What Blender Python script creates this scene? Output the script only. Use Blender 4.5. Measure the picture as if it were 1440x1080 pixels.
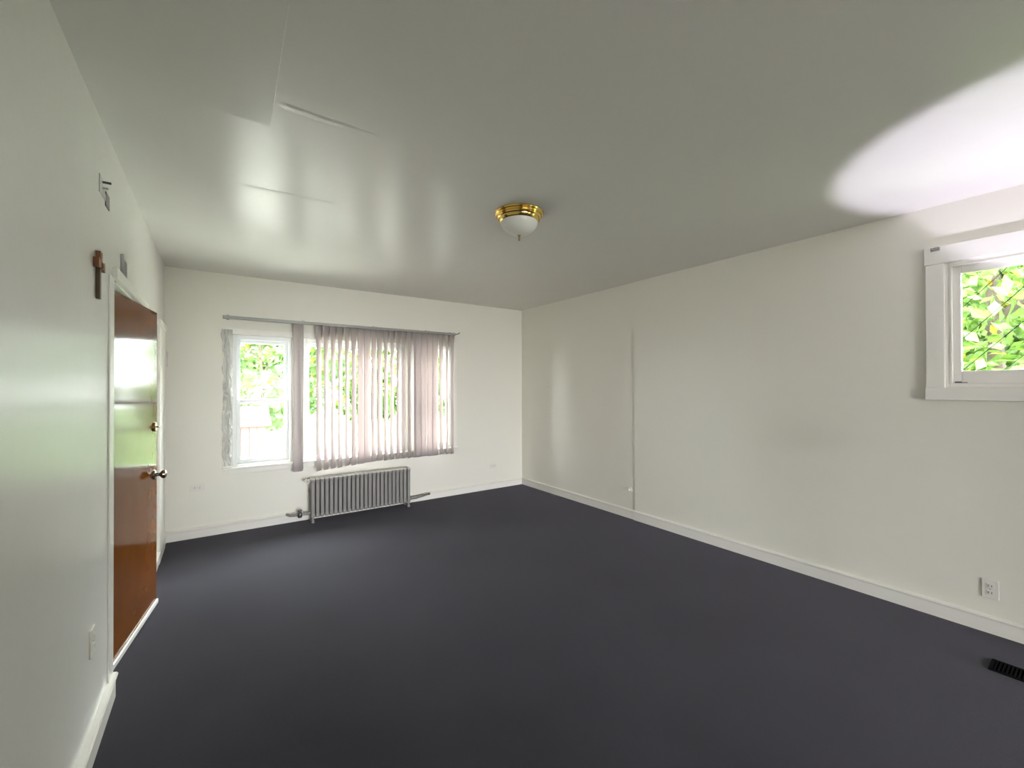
import bpy, bmesh, math, random
from mathutils import Matrix, Vector, noise

for o in list(bpy.data.objects):
    bpy.data.objects.remove(o)
S = bpy.context.scene
COL = S.collection
R = math.radians

# ------------------------------------------------------------------ camera
CAM = Vector((0, 0, 1.516))
yaw, pitch, roll = R(34.866), R(0.342), R(-0.146)
fw = Vector((math.sin(yaw) * math.cos(pitch), math.cos(yaw) * math.cos(pitch), math.sin(pitch)))
rt = Vector((math.cos(yaw), -math.sin(yaw), 0))
up = rt.cross(fw)
rt2 = rt * math.cos(roll) + up * math.sin(roll)
up2 = -rt * math.sin(roll) + up * math.cos(roll)
cam = bpy.data.cameras.new('camera')
cam.sensor_width = 36
cam.lens = 595.0 / 1440 * 36
cam.clip_start = 0.02
camo = bpy.data.objects.new('camera', cam)
COL.objects.link(camo)
M4 = Matrix((rt2, up2, -fw)).transposed().to_4x4()
M4.translation = CAM
camo.matrix_world = M4
S.camera = camo

# ------------------------------------------------------------------ sky, sun, lamps, exposure
W = bpy.data.worlds.new('sky')
S.world = W
W.use_nodes = True
bg = W.node_tree.nodes['Background']
bg.inputs[0].default_value = (0.95, 0.97, 1.0, 1)
bg.inputs[1].default_value = 20.0

def light(name, kind, loc, **kw):
    l = bpy.data.lights.new(name, kind)
    for k, v in kw.items():
        setattr(l, k, v)
    o = bpy.data.objects.new(name, l)
    COL.objects.link(o)
    o.location = loc
    return o

sun = light('sun', 'SUN', (-6, -10, 20), energy=10.0, angle=R(3), color=(1.0, 0.96, 0.88))
sun.rotation_euler = Vector((0.42, 0.62, -1.0)).to_track_quat('-Z', 'Y').to_euler()

# added spot, no lamp seen: throws the bright pool on the ceiling
spot = light('added_pool_spot', 'SPOT', (3.35, 0.10, 1.20), energy=44, spot_size=R(67), spot_blend=0.22,
             shadow_soft_size=0.03, color=(0.87, 0.81, 1.0))
spot.rotation_euler = (math.pi, 0, 0)

YB_ = -7.0
# sampling portals in the window openings (give no light of their own)
def portal(name, loc, rot, sx, sy):
    o = light(name, 'AREA', loc, shape='RECTANGLE', size=sx, size_y=sy)
    o.data.cycles.is_portal = True
    o.rotation_euler = rot
portal('portal_front', (1.42, 5.56, 1.37), (R(-90), 0, 0), 2.6, 1.45)
portal('portal_back', (1.25, YB_ - .22, 1.1), (R(90), 0, 0), 2.7, 2.1)
portal('portal_side', (4.13, 0.25, 1.90), (0, R(90), 0), 0.8, 0.8)

S.view_settings.view_transform = 'Standard'
S.view_settings.look = 'None'
S.view_settings.exposure = 1.36
S.view_settings.gamma = 1
S.view_settings.use_curve_mapping = False
S.cycles.use_denoising = True
S.cycles.max_bounces = 16
S.cycles.diffuse_bounces = 8
S.cycles.glossy_bounces = 6
S.cycles.transparent_max_bounces = 24
S.cycles.caustics_reflective = False
S.cycles.caustics_refractive = False

# ------------------------------------------------------------------ materials
def mat(name, col, rough=0.5, metal=0.0, bump=0.0, bscale=60, var=0.0, vscale=3, spec=0.5, coat=0.0, detail=4,
        bump2=0.0, b2scale=2.0):
    m = bpy.data.materials.new(name)
    m.use_nodes = True
    nt = m.node_tree
    b = nt.nodes['Principled BSDF']
    b.inputs['Base Color'].default_value = (*col, 1)
    b.inputs['Roughness'].default_value = rough
    b.inputs['Metallic'].default_value = metal
    b.inputs['Specular IOR Level'].default_value = spec
    b.inputs['Coat Weight'].default_value = coat
    b.inputs['Coat Roughness'].default_value = 0.08
    tc = nt.nodes.new('ShaderNodeTexCoord')
    if var > 0:
        n = nt.nodes.new('ShaderNodeTexNoise')
        n.inputs['Scale'].default_value = vscale
        n.inputs['Detail'].default_value = 6
        nt.links.new(tc.outputs['Object'], n.inputs['Vector'])
        r = nt.nodes.new('ShaderNodeValToRGB')
        r.color_ramp.elements[0].position = 0.3
        r.color_ramp.elements[1].position = 0.7
        r.color_ramp.elements[0].color = (*[c * (1 - var) for c in col], 1)
        r.color_ramp.elements[1].color = (*[min(1, c * (1 + var)) for c in col], 1)
        nt.links.new(n.outputs['Fac'], r.inputs[0])
        nt.links.new(r.outputs[0], b.inputs['Base Color'])
    last = None
    for amt, sc, dist in ((bump, bscale, 0.004), (bump2, b2scale, 0.02)):
        if amt > 0:
            n = nt.nodes.new('ShaderNodeTexNoise')
            n.inputs['Scale'].default_value = sc
            n.inputs['Detail'].default_value = detail
            nt.links.new(tc.outputs['Object'], n.inputs['Vector'])
            bp = nt.nodes.new('ShaderNodeBump')
            bp.inputs['Strength'].default_value = amt
            bp.inputs['Distance'].default_value = dist
            nt.links.new(n.outputs['Fac'], bp.inputs['Height'])
            if last:
                nt.links.new(last.outputs[0], bp.inputs['Normal'])
            last = bp
    if last:
        nt.links.new(last.outputs[0], b.inputs['Normal'])
    return m

def thin_mat(name, col, trans, dfac=0.5, gloss=0.0, clear=0.0, rough=0.4):
    """thin sheet: diffuse + translucent (+ clear see-through, + gloss)"""
    m = bpy.data.materials.new(name)
    m.use_nodes = True
    nt = m.node_tree
    for n in list(nt.nodes):
        nt.nodes.remove(n)
    out = nt.nodes.new('ShaderNodeOutputMaterial')
    d = nt.nodes.new('ShaderNodeBsdfDiffuse')
    d.inputs[0].default_value = (*col, 1)
    t = nt.nodes.new('ShaderNodeBsdfTranslucent')
    t.inputs[0].default_value = (*trans, 1)
    mx = nt.nodes.new('ShaderNodeMixShader')
    mx.inputs[0].default_value = dfac
    nt.links.new(d.outputs[0], mx.inputs[1])
    nt.links.new(t.outputs[0], mx.inputs[2])
    sh = mx
    if clear > 0:
        tr = nt.nodes.new('ShaderNodeBsdfTransparent')
        m2 = nt.nodes.new('ShaderNodeMixShader')
        m2.inputs[0].default_value = clear
        nt.links.new(sh.outputs[0], m2.inputs[1])
        nt.links.new(tr.outputs[0], m2.inputs[2])
        sh = m2
    if gloss > 0:
        g = nt.nodes.new('ShaderNodeBsdfGlossy')
        g.inputs['Roughness'].default_value = rough
        m3 = nt.nodes.new('ShaderNodeMixShader')
        m3.inputs[0].default_value = gloss
        nt.links.new(sh.outputs[0], m3.inputs[1])
        nt.links.new(g.outputs[0], m3.inputs[2])
        sh = m3
    nt.links.new(sh.outputs[0], out.inputs[0])
    return m

def glass_mat(name):
    m = bpy.data.materials.new(name)
    m.use_nodes = True
    nt = m.node_tree
    for n in list(nt.nodes):
        nt.nodes.remove(n)
    out = nt.nodes.new('ShaderNodeOutputMaterial')
    tr = nt.nodes.new('ShaderNodeBsdfTransparent')
    tr.inputs[0].default_value = (0.93, 0.96, 0.94, 1)
    g = nt.nodes.new('ShaderNodeBsdfGlossy')
    g.inputs['Roughness'].default_value = 0.02
    f = nt.nodes.new('ShaderNodeFresnel')
    f.inputs[0].default_value = 1.14
    mx = nt.nodes.new('ShaderNodeMixShader')
    nt.links.new(f.outputs[0], mx.inputs[0])
    nt.links.new(tr.outputs[0], mx.inputs[1])
    nt.links.new(g.outputs[0], mx.inputs[2])
    nt.links.new(mx.outputs[0], out.inputs[0])
    return m

WALLC = (0.81, 0.79, 0.715)
M = {
    'wall': mat('wall_paint', WALLC, 0.42, bump=0.12, bscale=35, bump2=0.10, b2scale=1.6),
    'wall_gloss': mat('semi_gloss_wall_paint', (0.78, 0.77, 0.735), 0.27, spec=0.07, bump=0.05, bscale=30, bump2=0.30, b2scale=1.3),
    'ceiling': mat('ceiling_paint', (0.74, 0.73, 0.69), 0.26, spec=0.11, bump=0.05, bscale=30, bump2=0.30, b2scale=1.5),
    'tan': mat('tan_wall_paint', (0.30, 0.24, 0.17), 0.5, bump=0.1, bscale=35),  # dark tone of the added walls cuts bounce light near the viewer
    'trim': mat('white_trim_paint', (0.85, 0.83, 0.78), 0.28, bump=0.08, bscale=25),
    'carpet': mat('navy_carpet', (0.027, 0.026, 0.034), 0.95, bump=0.9, bscale=420, var=0.16, vscale=1.6, spec=0.15),
    'vinyl': mat('white_vinyl', (0.86, 0.88, 0.88), 0.3),
    'steel': mat('dull_steel', (0.42, 0.42, 0.40), 0.38, 0.9),
    'dark_steel': mat('dark_steel', (0.16, 0.155, 0.15), 0.4, 0.85),
    'alu': mat('track_aluminium', (0.33, 0.33, 0.31), 0.5, 0.5),
    'brass': mat('polished_brass', (0.83, 0.58, 0.17), 0.16, 1.0),
    'old_brass': mat('worn_brass', (0.45, 0.34, 0.18), 0.3, 1.0),
    'nickel': mat('knob_metal', (0.30, 0.26, 0.21), 0.22, 1.0),
    'door': mat('varnished_brown_door', (0.15, 0.046, 0.005), 0.11, var=0.10, vscale=5, spec=0.07),
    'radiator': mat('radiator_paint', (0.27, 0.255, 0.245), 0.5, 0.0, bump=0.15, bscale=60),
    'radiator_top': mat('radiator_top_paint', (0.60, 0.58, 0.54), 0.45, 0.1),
    'plate': mat('ivory_plastic', (0.78, 0.76, 0.70), 0.3),
    'slot': mat('dark_slot', (0.03, 0.028, 0.026), 0.8, spec=0.1),
    'duct_shade': mat('black_duct_shade', (0.002, 0.002, 0.002), 0.9, spec=0.0),
    'wood_cross': mat('reddish_wood', (0.22, 0.085, 0.035), 0.4, bump=0.1, bscale=40, var=0.2, vscale=12),
    'wood_dark': mat('dark_olive_wood', (0.10, 0.065, 0.028), 0.45, bump=0.1, bscale=40, var=0.2, vscale=12),
    'vent': mat('black_register', (0.004, 0.004, 0.005), 0.8, spec=0.08),
    'wire': mat('dark_wire', (0.018, 0.017, 0.022), 0.7, spec=0.1),
    'vane': thin_mat('grey_mauve_vane', (0.66, 0.61, 0.60), (0.70, 0.60, 0.585), 0.30, gloss=0.03, rough=0.3),
    'dome': thin_mat('frosted_dome_glass', (0.93, 0.92, 0.86), (0.9, 0.89, 0.82), 0.22, gloss=0.05, rough=0.2),
    'plastic': thin_mat('clear_crumpled_plastic', (0.8, 0.8, 0.78), (0.9, 0.9, 0.88), 0.5, gloss=0.10, clear=0.55, rough=0.25),
    'glass': glass_mat('window_glass'),
    'leaf': thin_mat('bright_leaf', (0.085, 0.15, 0.035), (0.11, 0.20, 0.03), 0.45, gloss=0.03),
    'leaf_pale': thin_mat('pale_leaf', (0.085, 0.14, 0.05), (0.10, 0.175, 0.045), 0.45, gloss=0.03),
    'leaf_gold': thin_mat('yellow_leaf', (0.22, 0.19, 0.03), (0.25, 0.21, 0.03), 0.45),
    'bark': mat('bark', (0.05, 0.036, 0.025), 0.9, bump=0.6, bscale=20),
    'lawn': mat('lawn', (0.055, 0.095, 0.025), 0.9, bump=0.5, bscale=60, var=0.25, vscale=2),
    'paving': mat('pale_paving', (0.30, 0.295, 0.265), 0.85, bump=0.2, bscale=30, var=0.06, vscale=4),
    'red': mat('red_painted_boards', (0.10, 0.032, 0.026), 0.7),
    'post': mat('yellow_post', (0.12, 0.065, 0.012), 0.7, var=0.15, vscale=8),
    'siding': mat('outer_siding', (0.55, 0.55, 0.52), 0.7),
}

cb = M['carpet'].node_tree.nodes['Principled BSDF']      # pile catches light at a grazing view
cb.inputs['Sheen Weight'].default_value = 0.33
cb.inputs['Sheen Roughness'].default_value = 0.32
cb.inputs['Sheen Tint'].default_value = (0.78, 0.74, 0.88, 1)

# ------------------------------------------------------------------ helpers
def link(name, mesh, parent=None, kind=None, label=None, cat=None, group=None):
    o = bpy.data.objects.new(name, mesh)
    COL.objects.link(o)
    if parent is not None:
        o.parent = parent
    if kind: o['kind'] = kind
    if label: o['label'] = label
    if cat: o['category'] = cat
    if group: o['group'] = group
    return o

def thing(name, label, cat, loc=(0, 0, 0), rot=(0, 0, 0), group=None, kind=None):
    o = link(name, None, None, kind, label, cat, group)
    o.location = loc
    o.rotation_euler = rot
    return o

def fin(name, bm, m, parent=None, smooth=False, **kw):
    bmesh.ops.recalc_face_normals(bm, faces=bm.faces)
    me = bpy.data.meshes.new(name)
    bm.to_mesh(me)
    bm.free()
    for x in (m if isinstance(m, (list, tuple)) else (m,)):
        me.materials.append(x)
    if smooth:
        for p in me.polygons:
            p.use_smooth = True
        if smooth != 'all':
            me.set_sharp_from_angle(angle=R(29))
            ar = sorted(p.area for p in me.polygons)
            cut = 12 * ar[len(ar) // 2]
            for p in me.polygons:      # broad faces stay flat, rounded edges shade smoothly
                if p.area > cut:
                    p.use_smooth = False
    return link(name, me, parent, **kw)

def box(bm, lo, hi, bev=0.0, seg=2, mtx=None):
    c = [(a + b) / 2 for a, b in zip(lo, hi)]
    s = [abs(b - a) for a, b in zip(lo, hi)]
    t = bmesh.new()
    bmesh.ops.create_cube(t, size=1, matrix=Matrix.Translation(c) @ Matrix.Diagonal((*s, 1)))
    if bev > 0:
        bmesh.ops.bevel(t, geom=list(t.edges), offset=min(bev, min(s) * .45), segments=seg, profile=.5, affect='EDGES')
    if mtx:
        bmesh.ops.transform(t, matrix=mtx, verts=t.verts)
    me = bpy.data.meshes.new('tmp')
    t.to_mesh(me)
    t.free()
    bm.from_mesh(me)
    bpy.data.meshes.remove(me)
    return bm

def boxobj(name, lo, hi, m, parent=None, bev=0.003, **kw):
    return fin(name, box(bmesh.new(), lo, hi, bev), m, parent, smooth=True, **kw)

def prism(bm, pts, a, b, axis):
    """extrude a 2-D outline along axis 0/1/2 from a to b; pts are the two other coordinates in order"""
    def P(p, v):
        if axis == 0: return (v, p[0], p[1])
        if axis == 1: return (p[0], v, p[1])
        return (p[0], p[1], v)
    va = [bm.verts.new(P(p, a)) for p in pts]
    vb = [bm.verts.new(P(p, b)) for p in pts]
    bm.faces.new(va)
    bm.faces.new(vb[::-1])
    n = len(pts)
    for i in range(n):
        bm.faces.new((va[i], vb[i], vb[(i + 1) % n], va[(i + 1) % n]))
    return bm

def lathe(bm, prof, n=48, mtx=None):
    rows = []
    for r, z in prof:
        if r < 1e-5:
            rows.append([bm.verts.new((0, 0, z))])
        else:
            rows.append([bm.verts.new((r * math.cos(2 * math.pi * k / n), r * math.sin(2 * math.pi * k / n), z)) for k in range(n)])
    new = [v for r_ in rows for v in r_]
    for A, B in zip(rows, rows[1:]):
        for k in range(n):
            k2 = (k + 1) % n
            if len(A) == 1 and len(B) == 1: continue
            if len(A) == 1: bm.faces.new((A[0], B[k], B[k2]))
            elif len(B) == 1: bm.faces.new((A[k], B[0], A[k2]))
            else: bm.faces.new((A[k], B[k], B[k2], A[k2]))
    if mtx:
        bmesh.ops.transform(bm, matrix=mtx, verts=new)
    return bm

def tube(bm, pts, r, n=14, cap=True):
    pts = [Vector(p) for p in pts]
    rs = r if isinstance(r, (list, tuple)) else [r] * len(pts)
    rows = []
    prev = None
    for i, p in enumerate(pts):
        d = (pts[min(i + 1, len(pts) - 1)] - pts[max(i - 1, 0)]).normalized()
        if prev is None:
            u = d.orthogonal().normalized()
        else:
            u = (prev - d * prev.dot(d)).normalized()
        prev = u
        v = d.cross(u)
        rows.append([bm.verts.new(p + (u * math.cos(2 * math.pi * k / n) + v * math.sin(2 * math.pi * k / n)) * rs[i]) for k in range(n)])
    for A, B in zip(rows, rows[1:]):
        for k in range(n):
            bm.faces.new((A[k], A[(k + 1) % n], B[(k + 1) % n], B[k]))
    if cap:
        bm.faces.new(rows[0][::-1])
        bm.faces.new(rows[-1])
    return bm

def wall_holes(bm, axis, v0, v1, u0, u1, z0, z1, holes):
    """wall slab with rectangular openings; axis = normal axis (0 or 1), v0 inner face, v1 outer face"""
    us = sorted({u0, u1, *[h[0] for h in holes], *[h[1] for h in holes]})
    zs = sorted({z0, z1, *[h[2] for h in holes], *[h[3] for h in holes]})
    def inside(i, j):
        cu, cz = (us[i] + us[i + 1]) / 2, (zs[j] + zs[j + 1]) / 2
        return any(h[0] < cu < h[1] and h[2] < cz < h[3] for h in holes)
    V = {}
    def vert(i, j, s):
        if (i, j, s) not in V:
            v = v1 if s else v0
            V[i, j, s] = bm.verts.new((v, us[i], zs[j]) if axis == 0 else (us[i], v, zs[j]))
        return V[i, j, s]
    nu, nz = len(us) - 1, len(zs) - 1
    for i in range(nu):
        for j in range(nz):
            if inside(i, j): continue
            for s in (0, 1):
                bm.faces.new([vert(i, j, s), vert(i + 1, j, s), vert(i + 1, j + 1, s), vert(i, j + 1, s)])
            for di, dj, e in ((-1, 0, ((i, j), (i, j + 1))), (1, 0, ((i + 1, j), (i + 1, j + 1))), (0, -1, ((i, j), (i + 1, j))), (0, 1, ((i, j + 1), (i + 1, j + 1)))):
                a, b = i + di, j + dj
                if a < 0 or b < 0 or a >= nu or b >= nz or inside(a, b):
                    bm.faces.new([vert(*e[0], 0), vert(*e[1], 0), vert(*e[1], 1), vert(*e[0], 1)])
    return bm

def rect_frame(bm, axis, v0, v1, u0, u1, z0, z1, wl, wr, wb, wt, bev=0.003):
    """four bars round a rectangle, in the wall plane"""
    def bx(a0, a1, b0, b1):
        if axis == 1: box(bm, (a0, v0, b0), (a1, v1, b1), bev)
        else: box(bm, (v0, a0, b0), (v1, a1, b1), bev)
    bx(u0, u0 + wl, z0, z1)
    bx(u1 - wr, u1, z0, z1)
    bx(u0 + wl, u1 - wr, z0, z0 + wb)
    bx(u0 + wl, u1 - wr, z1 - wt, z1)
    return bm

# ------------------------------------------------------------------ room
H = 2.70
XL, XR, XR2, YF, YB = -0.423, 3.891, 3.901, 5.332, -7.0
JOG = 3.155
DOOR0, DOOR1, DOORH = 2.83, 3.89, 2.055

fl = fin('floor', box(bmesh.new(), (XL - .25, YB - .2, -.12), (XR + .25, YF + .2, 0)), M['carpet'], kind='structure',
         label='worn dark navy carpet floor')
ce = fin('ceiling', box(bmesh.new(), (XL - .25, YB - .2, H), (XR + .25, YF + .2, H + .15)), M['ceiling'], kind='structure',
         label='white semi-gloss painted ceiling')

W1 = (0.13, 0.70, 0.675, 2.075)      # window openings of the front wall
W2 = (0.80, 2.03, 0.675, 2.075)
W3 = (2.11, 2.70, 0.675, 2.075)
fin('wall_front', wall_holes(bmesh.new(), 1, YF, YF + .2, XL - .25, XR + .25, 0, H, [W1, W2, W3]), M['wall'],
    kind='structure', label='white front wall with three windows')
W4 = (0.03, 0.645, 1.505, 2.31)
fin('wall_right', wall_holes(bmesh.new(), 0, XR, XR + .22, YB - .2, JOG, 0, H, [W4]), M['wall'],
    kind='structure', label='white right wall with a small high window')
bm = box(bmesh.new(), (XR2, JOG, 0), (XR + .22, YF, H))
fin('wall_right', bm, M['wall'], kind='structure', label='slightly set back far part of the white right wall')
fin('wall_left', wall_holes(bmesh.new(), 0, XL, XL - .16, YB - .2, YF, 0, H, [(DOOR0, DOOR1, 0, DOORH)]), M['wall_gloss'],
    kind='structure', label='glossy white left wall with the door opening')
W5 = (-0.1, 2.6, 0.05, 2.15)  # added unseen opening; its daylight brightens the far end of the room
fin('wall_back', wall_holes(bmesh.new(), 1, YB, YB - .2, XL - .25, XR + .25, 0, H, [W5]), M['tan'], kind='structure',
    label='added tan rear wall behind the viewer with a daylight opening')

# added partition, unseen: keeps rear daylight off the near walls and ceiling
fin('wall_middle', wall_holes(bmesh.new(), 1, -0.95, -1.10, XL, XR, 0, H, [(0.50, 3.42, 0, 2.52)]), M['tan'], kind='structure',
    label='added partition with a wide opening behind the viewer, limits the rear light')
# hall behind the door
bm = bmesh.new()
box(bm, (XL - 1.4, 2.5, -.1), (XL - .16, 2.6, 2.5))
box(bm, (XL - 1.4, 4.5, -.1), (XL - .16, 4.6, 2.5))
box(bm, (XL - 1.5, 2.5, -.1), (XL - 1.4, 4.6, 2.5))
box(bm, (XL - 1.5, 2.5, 2.5), (XL - .16, 4.6, 2.6))
box(bm, (XL - 1.5, 2.5, -.12), (XL - .25, 4.6, -0.005))
fin('wall_hall', bm, M['wall'], kind='structure', label='dim hall behind the brown door')

# ceiling joints: a drywall sheet that sits proud, seams
bm = bmesh.new()
n = 20
pr = []
for j in range(n + 1):
    y = 1.25 + (2.168 - 1.25) * j / n
    d = 0.018 * (j / n) ** 1.2 + 0.001
    xe = 0.176 + 0.017 * j / n
    pr.append([bm.verts.new((XL + .002, y, H - 0.0005)), bm.verts.new((-0.12, y, H - d * .35)), bm.verts.new((xe, y, H - d)), bm.verts.new((xe + .003, y, H + .002))])
for a, b in zip(pr, pr[1:]):
    for k in range(3):
        bm.faces.new((a[k], a[k + 1], b[k + 1], b[k]))
last = [bm.verts.new((v.co.x, v.co.y + .004, H + .002)) for v in pr[-1]]
for k in range(3):
    bm.faces.new((pr[-1][k], pr[-1][k + 1], last[k + 1], last[k]))
fin('panel', bm, M['ceiling'], ce, label='drywall sheet sagging below the ceiling with a visible edge')

def seam(x0, x1, yf, w, h, seed):
    bm = bmesh.new()
    rows = []
    N = 40
    for i in range(N + 1):
        x = x0 + (x1 - x0) * i / N
        k = min(1, 4 * min(i / N * 1.6, 1 - i / N) + .05)
        y = yf(x) + .006 * noise.noise((x * 7, seed, 0))
        hh = h * k * (0.8 + .4 * noise.noise((x * 11, seed, 3)))
        rows.append([bm.verts.new((x, y + w * t, H + .001 - hh * e)) for t, e in ((-1, -.2), (-.45, .55), (-.1, 1), (.12, .5), (.4, .8), (1, -.2))])
    for a, b in zip(rows, rows[1:]):
        for q in range(5):
            bm.faces.new((a[q], a[q + 1], b[q + 1], b[q]))
    fin('seam', bm, M['ceiling'], ce, smooth='all')
seam(0.199, 0.66, lambda x: 2.004, 0.035, 0.007, 1)
seam(0.08, 0.70, lambda x: 2.93 - .05 * x, 0.03, 0.005, 2)
seam(0.045, 0.19, lambda x: 2.185 - .1 * (x - .1), 0.016, 0.006, 3)

# baseboards
def baseboard(name, axis, v, s, u0, u1, h=0.10, label=None):
    """profile: flat board with a rounded cap moulding; s = direction into the room"""
    prof = [(0, 0), (0.016, 0), (0.016, h - .022), (0.024, h - .016), (0.026, h - .008), (0.020, h), (0.0, h + .004)]
    pts = [(v + s * a, z) for a, z in prof]
    bm = bmesh.new()
    if axis == 1:   # wall normal y, runs along x
        prism(bm, pts, u0, u1, 0)
    else:
        prism(bm, pts, u0, u1, 1)
    return fin(name, bm, M['trim'], kind='structure', label=label)
baseboard('baseboard_front', 1, YF, -1, XL, XR2, label='white baseboard under the front windows')
baseboard('baseboard_right', 0, XR, -1, YB, JOG + .002, 0.105, label='white baseboard along the near right wall')
baseboard('baseboard_right', 0, XR2, -1, JOG, YF, 0.10, label='white baseboard in the far right corner')
baseboard('baseboard_left', 0, XL, 1, YB, DOOR0 - .004, 0.12, label='white baseboard on the left wall near the viewer')
baseboard('baseboard_left', 0, XL, 1, DOOR1 + .09, YF, 0.11, label='short white baseboard beyond the door')

# door casing (head, near post, far post), and a flat white board before the corner
boxobj('trim_1', (XL, DOOR0 - .10, 0), (XL + .007, DOOR0, DOORH), M['trim'], kind='structure', label='near door casing post')
boxobj('trim_2', (XL, DOOR1, 0), (XL + .018, DOOR1 + .09, DOORH), M['trim'], kind='structure', label='far door casing post')
boxobj('trim_3', (XL, DOOR0 - .008, DOORH), (XL + .02, DOOR1 + .09, DOORH + .055), M['trim'], kind='structure', label='door casing head')
bm = bmesh.new()
box(bm, (XL, 4.70, 0), (XL + .022, 5.16, 2.05), .004)
box(bm, (XL, 4.66, 2.05), (XL + .030, 5.20, 2.10), .004)
fin('trim_4', bm, M['trim'], kind='structure', smooth=True, label='flat white board on the left wall before the corner')
# jamb lining
bm = bmesh.new()
box(bm, (XL - .16, DOOR0, 0), (XL - .020, DOOR0 + .105, DOORH))
box(bm, (XL - .020, DOOR0, 0), (XL, DOOR0 + .018, DOORH))
box(bm, (XL - .16, DOOR1 - .018, 0), (XL, DOOR1, DOORH))
box(bm, (XL - .16, DOOR0 + .105, DOORH - .012), (XL, DOOR1 - .018, DOORH))
fin('trim_5', bm, M['trim'], kind='structure', label='white door jamb')

# ------------------------------------------------------------------ front door, ajar
door = thing('door_1', 'glossy brown front door standing ajar in the left wall', None, (-0.4795, 2.950, 0), (0, 0, R(-8.2)), kind='structure')
DW = 0.926
boxobj('leaf', (-.042, 0, .012), (0, DW, 2.040), M['door'], door, bev=.0025)
boxobj('door_sweep', (0, .004, .010), (.012, DW - .004, .040), M['trim'], door, bev=.003, label='white sweep strip along the door bottom')
RX = Matrix.Rotation(R(90), 4, 'Y')
def T(x, y, z): return Matrix.Translation((x, y, z))
kn = fin('knob', lathe(bmesh.new(), [(0, 0), (.033, 0), (.033, .004), (.027, .010), (.013, .014), (.011, .030), (.016, .036), (.026, .044), (.029, .054), (.026, .064), (.014, .070), (0, .071)], 28,
        T(0, DW - .066, .915) @ RX), M['nickel'], door, smooth=True, label='dull metal door knob')
db = fin('deadbolt', lathe(bmesh.new(), [(0, 0), (.031, 0), (.031, .008), (.026, .013), (.012, .014), (0, .014)], 28,
        T(0, DW - .066, 1.245) @ RX), M['old_brass'], door, smooth=True, label='round brass deadbolt plate')
bm = box(bmesh.new(), (.013, DW - .066 - .020, 1.239), (.032, DW - .066 + .020, 1.251), .003)
fin('thumb_turn', bm, M['nickel'], db, smooth=True)
bm = box(bmesh.new(), (-.036, DW, .885), (-.006, DW + .0025, .945), .001)
fin('latch_plate', bm, M['old_brass'], door)
for z in (0.25, 1.05, 1.85):
    bm = tube(bmesh.new(), [(.006, -.004, z - .045), (.006, -.004, z + .045)], .007, 14)
    fin('hinge', bm, M['old_brass'], door, smooth=True)

# ------------------------------------------------------------------ front windows
def sash(parent, name, u0, u1, z0, z1, y0, y1, w, wb=None, wt=None):
    s = fin(name, rect_frame(bmesh.new(), 1, y0, y1, u0, u1, z0, z1, w, w, wb or w, wt or w, .004), M['vinyl'], parent, smooth=True)
    ym = (y0 + y1) / 2
    fin('pane', box(bmesh.new(), (u0 + w - .004, ym - .002, z0 + (wb or w) - .004), (u1 - w + .004, ym + .002, z1 - (wt or w) + .004)), M['glass'], s)
    return s

def double_hung(name, w, label):
    u0, u1, z0, z1 = w
    t = thing(name, label, None, kind='structure')
    fin('frame', rect_frame(bmesh.new(), 1, YF + .02, YF + .15, u0, u1, z0, z1, .042, .042, .03, .05, .004), M['vinyl'], t, smooth=True)
    a, b = u0 + .042, u1 - .042
    zm = (z0 + z1) / 2 - .01
    sash(t, 'upper_sash', a, b, zm - .02, z1 - .05, YF + .085, YF + .120, .034, .034, .034)
    lo = sash(t, 'lower_sash', a, b, z0 + .03, zm + .02, YF + .045, YF + .080, .034, .040, .036)
    fin('sash_lock', box(box(bmesh.new(), ((a + b) / 2 - .03, YF + .05, zm + .02), ((a + b) / 2 + .03, YF + .08, zm + .028), .003),
                         ((a + b) / 2 - .008, YF + .052, zm + .028), ((a + b) / 2 + .02, YF + .066, zm + .036), .002), M['vinyl'], lo, smooth=True)
    return t
double_hung('window_1', W1, 'left white double-hung window, uncovered, beside the plastic sheeting')
t = thing('window_2', 'wide middle window mostly behind the vertical blind', None, kind='structure')
fin('frame', rect_frame(bmesh.new(), 1, YF + .02, YF + .15, *W2, .045, .045, .04, .05, .004), M['vinyl'], t, smooth=True)
sash(t, 'sash', W2[0] + .045, W2[1] - .045, W2[2] + .04, W2[3] - .05, YF + .06, YF + .10, .035)
double_hung('window_3', W3, 'right double-hung window behind the blind end')

tm = lambda n, lo, hi, lab, bev=.003: boxobj(n, lo, hi, M['trim'], kind='structure', bev=bev, label=lab)
tm('trim_6', (0.045, YF - .045, .655), (2.765, YF + .02, .678), 'window stool running under all front windows', .006)
tm('trim_7', (0.095, YF - .017, .603), (2.72, YF, .655), 'apron board below the window stool')
tm('trim_8', (0.045, YF - .016, .678), (0.13, YF, 2.075), 'left window casing')
tm('trim_9', (0.70, YF - .016, .678), (0.80, YF, 2.075), 'casing between left and middle windows')
tm('trim_10', (2.03, YF - .016, .678), (2.11, YF, 2.075), 'casing between middle and right windows')
tm('trim_11', (2.70, YF - .016, .678), (2.758, YF, 2.075), 'right window casing')
tm('trim_12', (0.045, YF - .018, 2.075), (2.758, YF, 2.135), 'head casing over the front windows')

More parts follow.
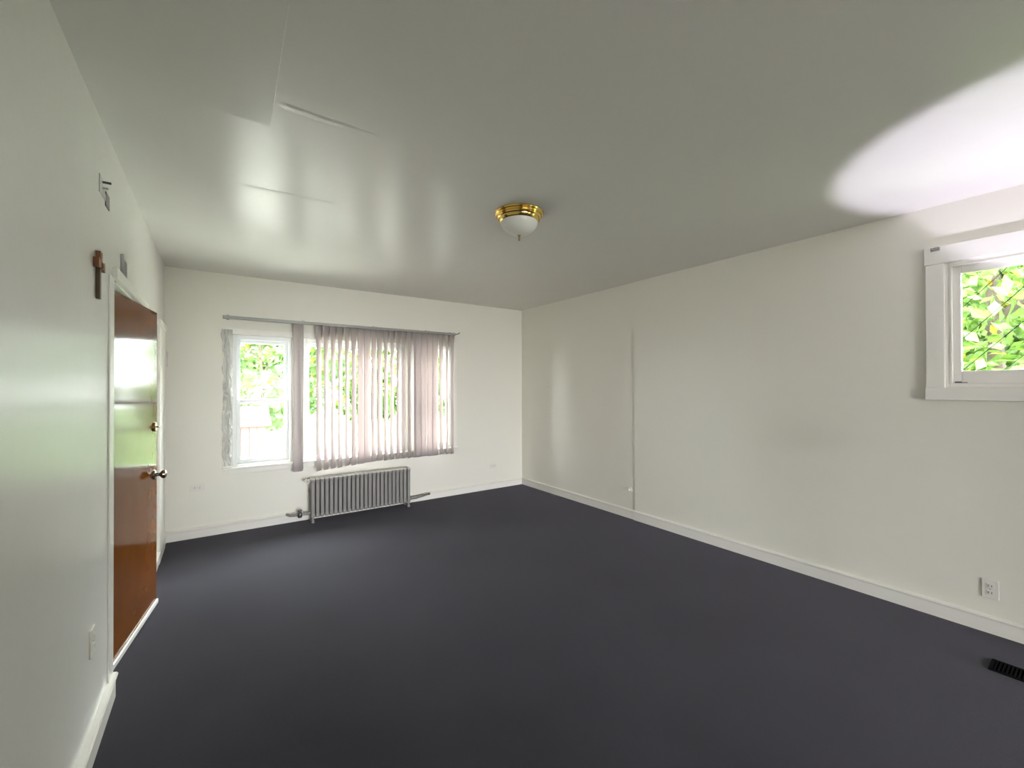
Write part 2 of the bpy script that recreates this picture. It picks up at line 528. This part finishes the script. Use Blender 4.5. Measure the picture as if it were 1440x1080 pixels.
# crumpled plastic sheet left of the left window
bm = bmesh.new()
rows = []
NU, NV = 9, 60
rnd = random.Random(4)
for j in range(NV + 1):
    t_ = j / NV
    z = .70 + 1.42 * t_
    wleft = .060 + .035 * noise.noise((0, z * 3.1, 2)) + .02 * noise.noise((0, z * 9, 5)) + .015
    row = []
    for i in range(NU + 1):
        s = i / NU
        x = .132 - s * (wleft + .012)
        y = YF - .022 - .012 * s - .020 * abs(noise.noise((x * 26, z * 8, 1))) - .012 * abs(noise.noise((x * 60, z * 22, 7)))
        row.append(bm.verts.new((x, y, z)))
    rows.append(row)
for a, b in zip(rows, rows[1:]):
    for k in range(NU):
        bm.faces.new((a[k], a[k + 1], b[k + 1], b[k]))
ps = fin('plastic_sheet', bm, M['plastic'], label='crumpled clear plastic sheeting bunched along the left window casing', cat='plastic sheet')
md = ps.modifiers.new('thickness', 'SOLIDIFY'); md.thickness = .0006

# ------------------------------------------------------------------ vertical blind
BY = 5.245
vb = thing('vertical_blind', 'grey vertical blind hanging from a thin metal track across the front windows', 'blind', (0, 0, 0))
bm = bmesh.new()
box(bm, (0.045, BY - .020, 2.222), (2.70, BY + .020, 2.250), .004)
box(bm, (0.045, BY - .024, 2.244), (2.70, BY - .016, 2.252), .002)
fin('track', bm, M['alu'], vb, smooth=True)
for x in (0.09, 0.80, 1.60, 2.30, 2.66):
    bm = box(box(bmesh.new(), (x - .012, BY - .022, 2.250), (x + .012, YF - .002, 2.256), .001), (x - .012, YF - .004, 2.22), (x + .012, YF - .0005, 2.275), .001)
    fin('bracket', bm, M['steel'], vb)
bm = tube(bmesh.new(), [(2.70, BY, 2.235), (2.735, BY - .01, 2.245), (2.755, BY - .03, 2.262)], .006, 14)
fin('end_hook', bm, M['dark_steel'], vb, smooth=True)

def vane(x, ang, z0, z1=2.222, wd=.089, dy=0.0, lean=0.0, parent=vb):
    bm = bmesh.new()
    rows = []
    NS, NZ = 8, 10
    for j in range(NZ + 1):
        t_ = j / NZ
        z = z1 + (z0 - z1) * t_
        twist = 1.0 - 0.45 * max(0, 1 - t_ / .10) ** 2
        a = ang * twist
        row = []
        for i in range(NS + 1):
            s = i / NS * 2 - 1
            u, v = s * wd / 2, .009 * (1 - s * s)
            row.append(bm.verts.new((u * math.cos(a) + v * math.sin(a) + lean * t_, u * math.sin(a) - v * math.cos(a) + dy * t_, z - z1)))
        rows.append(row)
    for a_, b_ in zip(rows, rows[1:]):
        for k in range(NS):
            bm.faces.new((a_[k], a_[k + 1], b_[k + 1], b_[k]))
    o = fin('vane', bm, M['vane'], parent, smooth='all')
    o.location = (x, BY, z1)
    st = o.modifiers.new('thickness', 'SOLIDIFY'); st.thickness = .0008
    c = fin('hanger', box(box(bmesh.new(), (-.006, -.003, -.012), (.006, .003, .004), .001), (-.014, -.002, -.016), (.014, .002, -.006), .001), M['alu'], o)
    return o
rv = random.Random(11)
# stack at the mullion, facing the room
vane(.740, R(8), .575, wd=.10, dy=-.006)
vane(.752, R(-14), .590, dy=.012)
xs = []
x = .955
while x < 1.40:
    xs.append((x, 43)); x += .0775
xs += [(1.428, 12), (1.505, 6), (1.585, 30), (1.655, 26)]
x = 1.735
while x < 2.12:
    xs.append((x, 42)); x += .0765
xs += [(2.165, 8), (2.245, 5), (2.325, 4), (2.40, 7), (2.485, 28), (2.575, 44), (2.655, 36)]
for x, a in xs:
    zb = .560 + .04 * min(1, (x - .95) / .6) + rv.uniform(-.004, .004)
    vane(x, R(a + rv.uniform(-3, 3)), zb, dy=rv.uniform(-.006, .006) - (0.02 if x < 1.4 else 0), lean=rv.uniform(-.004, .004))
# bead chain along the bottom of the vanes on the right part
bm = tube(bmesh.new(), [(1.75 + .9 * i / 24, BY - .030 - .004 * math.sin(i * 1.3), .606 + .006 * abs(math.sin(i * math.pi / 2.9))) for i in range(25)], .0022, 6)
fin('bottom_chain', bm, M['alu'], vb, smooth=True)

# ------------------------------------------------------------------ radiator
rad = thing('radiator', 'low grey cast-iron radiator under the front windows', 'radiator', (0, 0, 0))
RX0, RX1, RYF, RYB = .855, 2.015, 5.135, 5.275
NSEC = 24
pitch_ = (RX1 - RX0) / NSEC
zb0, zt0 = .055, .485
bm = bmesh.new()
hw = pitch_ * .40
ny = 4
for k in range(ny):      # four slim columns in depth
    yc = RYF + .02 + (RYB - RYF - .04) * k / (ny - 1)
    box(bm, (-hw, yc - .0145, zb0 + .02), (hw, yc + .0145, zt0 - .02), .010, 3)
box(bm, (-pitch_ * .47, RYF + .002, zt0 - .045), (pitch_ * .47, RYB - .002, zt0 - .004), .014, 3)
box(bm, (-pitch_ * .47, RYF + .002, zb0), (pitch_ * .47, RYB - .002, zb0 + .045), .014, 3)
sec0 = fin('section', bm, [M['radiator']], rad, smooth=True)
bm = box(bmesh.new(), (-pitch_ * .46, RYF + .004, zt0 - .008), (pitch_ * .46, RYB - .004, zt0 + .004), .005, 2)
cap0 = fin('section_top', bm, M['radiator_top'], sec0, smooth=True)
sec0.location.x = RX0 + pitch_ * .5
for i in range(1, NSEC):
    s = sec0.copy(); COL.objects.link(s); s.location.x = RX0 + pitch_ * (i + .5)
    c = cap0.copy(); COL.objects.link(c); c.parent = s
for x in (RX0 + pitch_ * .5, RX1 - pitch_ * .5):
    for y in (RYF + .022, RYB - .022):
        fin('foot', lathe(bmesh.new(), [(0, 0), (.020, 0), (.018, .012), (.012, .03), (.013, zb0 + .01), (0, zb0 + .01)], 14, T(x, y, 0)), M['radiator'], rad, smooth=True)
# left: bushing, valve body, pipe to the wall
fin('bushing', tube(bmesh.new(), [(RX0 - .03, 5.2, .10), (RX0 + .01, 5.2, .10)], .020, 6), M['radiator'], rad)
fin('plug', tube(bmesh.new(), [(RX0 - .028, 5.2, .462), (RX0 + .01, 5.2, .462)], .021, 6), M['radiator_top'], rad)
fin('air_vent', lathe(bmesh.new(), [(0, -.02), (.011, -.02), (.013, .0), (.012, .02), (.005, .028), (0, .028)], 12, T(RX0 - .040, 5.2, .470)), M['radiator_top'], rad, smooth=True)
bm = tube(bmesh.new(), [(RX0 - .03, 5.2, .10), (.76, 5.205, .102), (.70, 5.22, .100), (.66, 5.25, .096), (.64, YF - .02, .094)], .016, 14)
vp = fin('supply_pipe', bm, M['radiator'], rad, smooth=True)
fin('valve', lathe(bmesh.new(), [(0, -.034), (.018, -.034), (.024, -.02), (.026, .0), (.020, .02), (.012, .026), (.012, .034), (.022, .036), (.022, .050), (0, .052)], 16, T(.755, 5.205, .102)), M['dark_steel'], vp, smooth=True)
# right: return stub lying along the baseboard
bm = tube(bmesh.new(), [(RX1 - .01, 5.2, .082), (2.10, 5.21, .080), (2.22, 5.235, .088), (2.29, 5.25, .094)], .014, 14)
rp = fin('return_pipe', bm, M['steel'], rad, smooth=True)
bm = box(bmesh.new(), (2.285, 5.236, .082), (2.325, 5.264, .108), .006)
fin('valve', bm, M['dark_steel'], rp, smooth=True)

# ------------------------------------------------------------------ side window (right wall)
w4 = thing('window_4', 'small high window in the right wall with a wire grille outside', None, kind='structure')
u0, u1, z0, z1 = W4
fin('jamb', rect_frame(bmesh.new(), 0, XR - .004, XR + .20, u0, u1, z0, z1, .022, .022, .02, .022, .002), M['trim'], w4, smooth=True)
fin('stop', rect_frame(bmesh.new(), 0, XR - .010, XR + .014, u0 + .022, u1 - .022, z0 + .02, z1 - .022, .010, .010, .006, .010, .002), M['trim'], w4, smooth=True)
s4 = fin('sash', rect_frame(bmesh.new(), 0, XR + .016, XR + .050, u0 + .022, u1 - .022, z0 + .02, z1 - .022, .048, .048, .085, .055, .005), M['trim'], w4, smooth=True)
fin('pane', box(bmesh.new(), (XR + .031, u0 + .065, z0 + .10), (XR + .035, u1 - .065, z1 - .07)), M['glass'], s4)
fin('latch', box(box(bmesh.new(), (XR + .004, .575, z0 + .022), (XR + .016, .605, z0 + .036), .003), (XR - .004, .548, z0 + .024), (XR + .010, .590, z0 + .031), .002), M['dark_steel'], s4, smooth=True)
CX = XR - .026
tm2 = lambda n, lo, hi, lab: boxobj(n, lo, hi, M['trim'], kind='structure', bev=.004, label=lab)
tm2('trim_13', (CX, u1, z0 - .002), (XR, u1 + .090, z1), 'near-left casing board of the high window')
tm2('trim_14', (CX, u0 - .09, z0 - .002), (XR, u0, z1), 'far casing board of the high window')
tm2('trim_15', (CX - .004, u0 - .095, z1), (XR, u1 + .094, z1 + .115), 'head board over the high window')
tm2('trim_16', (CX - .006, u0 - .095, z0 - .085), (XR, u1 + .094, z0 - .002), 'bottom board under the high window')
# twisted wire grille outside the pane, in both diagonals
GX = XR + .075
step = .203
def clip_line(c, sgn):
    """points of line z = c + sgn*(y) inside the opening"""
    ys = [u0 + .02, u1 - .02]
    pts = []
    for y in ys:
        z = c + sgn * y * 1.13
        pts.append((y, z))
    (ya, za), (yb, zb) = pts
    def cl(y1, za_, y2, zb_):
        lo, hi = z0 + .02, z1 - .02
        if max(za_, zb_) < lo or min(za_, zb_) > hi: return None
        f = lambda z: y1 + (y2 - y1) * (z - za_) / (zb_ - za_)
        if za_ < lo: y1n, z1n = f(lo), lo
        elif za_ > hi: y1n, z1n = f(hi), hi
        else: y1n, z1n = y1, za_
        if zb_ < lo: y2n, z2n = f(lo), lo
        elif zb_ > hi: y2n, z2n = f(hi), hi
        else: y2n, z2n = y2, zb_
        return (y1n, z1n), (y2n, z2n)
    return cl(ya, za, yb, zb)
for sgn, rad_, dx in ((-1, .0021, 0), (1, .0005, .004)):
    base = 1.832 + 1.13 * .566 if sgn < 0 else 2.123 - 1.13 * .481
    for k in range(-9, 10):
        r = clip_line(base + k * step, sgn)
        if not r: continue
        (ya, za), (yb, zb) = r
        L_ = math.hypot(yb - ya, zb - za)
        if L_ < .03: continue
        N = max(4, int(L_ / .012))
        pts, rr = [], []
        for i in range(N + 1):
            t_ = i / N
            y, z = ya + (yb - ya) * t_, za + (zb - za) * t_
            # thicker twist where the other family crosses
            q = (z + (1.13 * y) * (1 if sgn < 0 else -1) * -1) / (step) if sgn < 0 else 0
            kn_ = abs(((y * 2 * 1.13) / step + .25) % 1 - .5) if sgn < 0 else .5
            rr.append(rad_ * (1.5 if kn_ < .06 else 1.0))
            pts.append((GX + dx, y, z))
        fin('wire', tube(bmesh.new(), pts, rr, 6), M['wire'], w4, smooth=True)

# small hook left on the head board
hk = thing('curtain_hook', 'small metal hook on the top corner of the high window casing', 'hook', (CX - .004, .685, z1 + .098))
fin('plate', box(bmesh.new(), (-.003, -.022, -.012), (0, .022, .012), .001), M['steel'], hk)
fin('prong', tube(bmesh.new(), [(-.002, .012, 0), (-.022, .010, .002), (-.030, -.004, .004), (-.026, -.018, .006)], .0035, 14), M['steel'], hk, smooth=True)

# ------------------------------------------------------------------ ceiling light
cl_ = thing('ceiling_light', 'brass flush ceiling light with frosted glass dome', 'ceiling light', (1.692, 2.338, H))
fin('ring', lathe(bmesh.new(), [(0, 0), (.166, 0), (.168, -.006), (.164, -.014), (.155, -.018), (.152, -.024), (.155, -.031), (.150, -.040), (.142, -.044), (.140, -.051), (.134, -.060), (.126, -.064), (.122, -.058), (0, -.050)], 72), M['brass'], cl_, smooth=True)
fin('dome', lathe(bmesh.new(), [(.126 * math.cos(a), -.060 - .092 * math.sin(a)) for a in [R(90) * i / 14 for i in range(15)]][:-1] + [(.0, -.152)], 64), M['dome'], cl_, smooth='all')
fin('finial', lathe(bmesh.new(), [(0, -.150), (.012, -.150), (.012, -.154), (.006, -.158), (.0055, -.178), (.007, -.182), (.006, -.188), (0, -.190)], 16), M['old_brass'], cl_, smooth=True)

# ------------------------------------------------------------------ on the left wall
cr = thing('wooden_cross', 'small reddish wooden cross hanging on the left wall beside the door', 'cross', (XL, 2.478, 1.993))
bm = bmesh.new()
prism(bm, [(-.013, -.100), (.013, -.100), (.013, .032), (-.013, .032)], .002, .015, 0)
fin('post', bm, M['wood_dark'], cr, label='darker lower post')
bm = bmesh.new()
prism(bm, [(-.015, .058), (.015, .058), (.022, .100), (-.022, .100)], .002, .018, 0)
fin('top_arm', bm, M['wood_cross'], cr)
bm = bmesh.new()
prism(bm, [(-.058, .024), (-.016, .032), (.016, .032), (.058, .024), (.062, .045), (.058, .066), (.016, .058), (-.016, .058), (-.058, .066), (-.062, .045)], .002, .020, 0)
fin('crossbar', bm, M['wood_cross'], cr)
fin('boss', lathe(bmesh.new(), [(0, .026), (.008, .025), (.014, .022), (.017, .018), (.017, .008)], 16, T(0, 0, .043) @ RX), M['wood_cross'], cr, smooth=True)

b1 = thing('curtain_bracket', 'metal curtain rod bracket with two prongs high on the left wall', 'bracket', (XL, 2.58, 2.405), group='curtain brackets on the left wall')
fin('plate', box(bmesh.new(), (0, -.050, -.035), (.003, .012, .045), .001), M['steel'], b1)
fin('prong', box(bmesh.new(), (.0, .000, .022), (.032, .010, .031), .002), M['dark_steel'], b1)
fin('prong', box(bmesh.new(), (.0, .000, -.004), (.022, .010, .004), .002), M['steel'], b1)
bm = bmesh.new()
prism(bm, [(.012, -.035), (.012, .012), (.075, -.010), (.075, -.035)], .0, .003, 0)
fin('strap', bm, M['steel'], b1)
fin('lower_plate', box(bmesh.new(), (0, .070, -.055), (.004, .150, .012), .002), M['dark_steel'], b1)
b2 = thing('curtain_bracket', 'dark metal bracket plate on the left wall directly above the door casing', 'bracket', (XL, 3.10, 2.165), group='curtain brackets on the left wall')
fin('plate', box(bmesh.new(), (0, -.060, -.04), (.006, .09, .050), .001), M['dark_steel'], b2)
fin('flange', box(bmesh.new(), (0, -.072, -.04), (.014, -.058, .062), .002), M['steel'], b2)

wb = thing('wall_box', 'small beige box on the left wall near the far corner', 'wall box', (XL, 5.26, 1.79))
fin('cover', box(bmesh.new(), (0, -.035, -.075), (.028, .035, .075), .005), M['plate'], wb, smooth=True)
fin('base', box(bmesh.new(), (0, -.040, -.080), (.008, .040, .080), .002), M['trim'], wb, smooth=True)

# ------------------------------------------------------------------ outlets (local: plate in the xz plane, faces -y)
def outlet(label, loc, rz, horizontal=False, painted=False):
    t = thing('wall_outlet', label, 'outlet', loc, (0, R(90) if horizontal else 0, 0) , group=None)
    t.matrix_world = Matrix.Translation(loc) @ Matrix.Rotation(rz, 4, 'Z') @ Matrix.Rotation(R(90) if horizontal else 0, 4, 'Y')
    fin('cover_plate', box(bmesh.new(), (-.036, -.007, -.058), (.036, 0, .058), .004), M['plate'], t, smooth=True)
    for s in (-1, 1):
        r = fin('receptacle', box(bmesh.new(), (-.017, -.0095, s * .021 - .014), (.017, -.006, s * .021 + .014), .003), M['plate'], t, smooth=True)
        b = bmesh.new()
        for q in (-1, 1):
            box(b, (q * .007 - .0014, -.0102, s * .021 - .006), (q * .007 + .0014, -.009, s * .021 + .005))
        fin('slot', b, M['wall_gloss' if painted else 'slot'], r)
    fin('screw', tube(bmesh.new(), [(0, -.0085, 0), (0, -.006, 0)], .0035, 10), M['steel'], t)
    return t
outlet('white outlet on the right wall below the high window', (XR, .460, .268), R(-90))
outlet('sideways outlet low on the front wall left of the windows', (-.163, YF, .503), 0, True)
outlet('sideways outlet on the front wall between blind and right corner', (3.37, YF, .338), 0, True)
outlet('painted outlet low on the left wall before the door', (XL, 2.415, .475), R(90), painted=True)
nb = thing('wall_stub', 'tiny white pipe stub on the right wall beside the step', 'pipe stub', (XR2, 3.225, .326))
fin('escutcheon', lathe(bmesh.new(), [(0, 0), (.028, 0), (.026, .006), (.014, .010), (0, .010)], 20, Matrix.Rotation(R(-90), 4, 'Y')), M['plate'], nb, smooth=True)
fin('cap', lathe(bmesh.new(), [(0, .008), (.012, .008), (.012, .034), (.009, .038), (0, .038)], 16, Matrix.Rotation(R(-90), 4, 'Y')), M['plate'], nb, smooth=True)

# ------------------------------------------------------------------ floor register
fr = thing('floor_register', 'black metal floor register in the carpet by the right wall', 'floor vent', (3.450, .312, 0))
bm = bmesh.new()
for lo, hi in (((-.072, -.100, 0), (-.056, .100, .006)), ((.056, -.100, 0), (.072, .100, .006)), ((-.056, -.100, 0), (.056, -.085, .006)), ((-.056, .085, 0), (.056, .100, .006))):
    box(bm, lo, hi, .002)
fin('frame', bm, M['vent'], fr, smooth=True)
fin('duct_shade', box(bmesh.new(), (-.057, -.086, .0002), (.057, .086, .0012)), M['duct_shade'], fr)  # flat black sheet; the dark below the slats is painted on
for i in range(12):
    y = -.077 + .154 * i / 11
    fin('slat', box(bmesh.new(), (-.056, -.0035, -.002), (.056, .0035, .002), mtx=T(0, y, .0045) @ Matrix.Rotation(R(28), 4, 'X')), M['vent'], fr)

# ------------------------------------------------------------------ added body for the pool spot, unseen right of the view
lamp = thing('added_floor_lamp', 'added uplight floor lamp, unseen right of the view, body for the ceiling pool light', 'floor lamp', (3.35, .10, 0))
fin('base', lathe(bmesh.new(), [(0, 0), (.10, 0), (.10, .012), (.05, .025), (.014, .04), (0, .04)], 36), M['steel'], lamp, smooth=True)
fin('pole', tube(bmesh.new(), [(0, 0, .03), (0, 0, 1.10)], .011, 14), M['steel'], lamp, smooth=True)
fin('reflector', lathe(bmesh.new(), [(0, 1.095), (.03, 1.10), (.075, 1.15), (.085, 1.20), (.085, 1.22), (.081, 1.22), (.080, 1.20), (.07, 1.155), (.03, 1.112), (0, 1.11)], 36), M['steel'], lamp, smooth=True)

# ------------------------------------------------------------------ outdoors
GZ = -.7
bm = box(bmesh.new(), (-40, YF + .25, GZ - .2), (60, 60, GZ))
fin('ground', bm, M['lawn'], kind='structure', label='sunlit lawn in front of the house')
bm = box(bmesh.new(), (XR + .3, -40, GZ - .2), (60, YF + .25, GZ - .001))
fin('ground', bm, M['lawn'], kind='structure', label='sunlit lawn beside the house')
bm = box(bmesh.new(), (-25, 5.75, GZ - .05), (30, 13.9, GZ + .02), .01)
fin('path', bm, M['paving'], kind='structure', label='pale paved drive in front of the house')
bm = box(bmesh.new(), (-40, -40, GZ - .2), (XR + .3, YB - .25, GZ - .002))
fin('ground', bm, M['paving'], kind='structure', label='paved yard behind the house')
# red boarded shed far across the lawn
sh = thing('shed', 'low red shed with sloping roof across the lawn', 'shed', (.55, 14.2, GZ))
bm = box(bmesh.new(), (-2.2, 0, 0), (.60, 2.2, 1.12))
fin('wall', bm, M['red'], sh)
for i in range(14):
    fin('board', box(bmesh.new(), (-2.2 + .2 * i + .006, -.02, 0), (-2.0 + .2 * i - .006, 0, 1.12), .003), M['red'], sh)
bm = prism(bmesh.new(), [(-.12, 1.10), (2.35, 1.10), (2.35, 1.16), (1.1, 1.62), (-.12, 1.16)], -2.3, .75, 0)
fin('roof', bm, M['red'], sh)
po = thing('post', 'yellow wooden post standing in the lawn before the left window', 'post', (1.215, 12.0, GZ))
fin('shaft', box(bmesh.new(), (-.035, -.035, 0), (.035, .035, 1.10), .006), M['post'], po, smooth=True)
fin('cap', box(bmesh.new(), (-.045, -.045, 1.10), (.045, .045, 1.13), .008), M['post'], po, smooth=True)

def tree(label, x, y, hgt, rx, n, leaf, seed, m='leaf', trunk_r=.16, low=.20, group='trees outside'):
    t = thing('tree', label, 'tree', (x, y, GZ), group=group)
    rr = random.Random(seed)
    bm = tube(bmesh.new(), [(0, 0, -.02), (.03, .02, hgt * .25), (-.04, .05, hgt * .5), (.02, 0, hgt * .8)], [trunk_r, trunk_r * .8, trunk_r * .6, trunk_r * .25], 10)
    for q in range(7):
        a = q * 2.4 + seed
        z = hgt * (.32 + .07 * q)
        ln = rx * (.9 - .07 * q)
        tube(bm, [(0, 0, z), (math.cos(a) * ln * .5, math.sin(a) * ln * .5, z + .12 * hgt), (math.cos(a) * ln, math.sin(a) * ln, z + .18 * hgt)], [trunk_r * .4, trunk_r * .25, .02], 6)
    fin('trunk', bm, M['bark'], t, smooth=True)
    cl = []
    for q in range(26):
        u, v = rr.uniform(0, 2 * math.pi), rr.uniform(low, 1.0)
        prof = math.sin(math.pi * min(1, max(.08, (v - low) / (1.04 - low)) ** .8)) ** .6
        ra = rx * prof * math.sqrt(rr.random())
        cl.append((ra * math.cos(u), ra * math.sin(u), hgt * v, rx * rr.uniform(.28, .46)))
    vs, fs = [], []
    for i in range(n):
        cx, cy, cz, cr_ = cl[rr.randrange(len(cl))]
        d = Vector((rr.gauss(0, 1), rr.gauss(0, 1), rr.gauss(0, 1))).normalized() * cr_ * rr.uniform(.55, 1.0)
        p = Vector((cx + d.x, cy + d.y, max(.15, cz + d.z * .8)))
        nrm = (d.normalized() + Vector((rr.gauss(0, .5), rr.gauss(0, .5), rr.gauss(0, .5) + .3))).normalized()
        a = nrm.orthogonal().normalized()
        ang = rr.uniform(0, 6.28)
        b = nrm.cross(a)
        a, b = a * math.cos(ang) + b * math.sin(ang), b * math.cos(ang) - a * math.sin(ang)
        L_ = leaf * rr.uniform(.7, 1.3)
        k = len(vs)
        vs += [p - a * L_ * .5, p + b * L_ * .28 + nrm * L_ * .06, p + a * L_ * .5, p - b * L_ * .28 + nrm * L_ * .06]
        fs.append((k, k + 1, k + 2, k + 3))
    me = bpy.data.meshes.new('foliage')
    me.from_pydata(vs, [], fs)
    me.materials.append(M[m])
    me.materials.append(M['leaf_gold'])
    for p in me.polygons:
        if rr.random() < .05:
            p.material_index = 1
    link('foliage', me, t, kind='stuff')
    return t
tree('tall spreading tree behind the red shed', 1.4, 19.0, 8.5, 3.3, 9000, .34, 1, 'leaf_pale', trunk_r=.07)
tree('broad tree left of the shed, seen past the plastic sheet', -7.2, 17.0, 7.5, 3.2, 5000, .34, 2)
tree('tree seen through the gap beside the grey vane', 9.4, 17.5, 8.0, 3.3, 5000, .34, 3, 'leaf_pale')
tree('tree behind the right end of the blind', 18.5, 19.0, 8.0, 3.4, 4000, .36, 4)
tree('far tree between the two front trees', 5.5, 38.0, 9.5, 4.6, 5000, .45, 5)
tree('bright leafy tree outside the high side window', 7.6, 0.8, 6.6, 2.5, 30000, .15, 6, trunk_r=.11, low=.16)
tree('second leafy tree farther beyond the high side window', 15.6, 2.8, 7.8, 3.0, 12000, .26, 7, 'leaf_pale', trunk_r=.12, low=.2)

hedge = ['leftmost added round shrub far across the lawn', 'second added round shrub from the left far across the lawn', 'added round shrub far across the lawn behind the shed',
         'fourth added round shrub from the left far across the lawn', 'fifth added round shrub from the left far across the lawn',
         'sixth added round shrub from the left far across the lawn', 'rightmost added round shrub far across the lawn']
for i, lab in enumerate(hedge):  # added shrub row hides the white horizon, dimming window view and reflections
    sx = -11.5 + 6.6 * i
    o = tree(lab, sx, 28.0 + (i % 2) * .4, 5.0, 2.5, 3600, .42, 20 + i, 'leaf' if i % 2 else 'leaf_pale', trunk_r=.08, low=.04, group='added shrubs across the lawn')
    o.name = 'shrub'
    o['category'] = 'shrub'
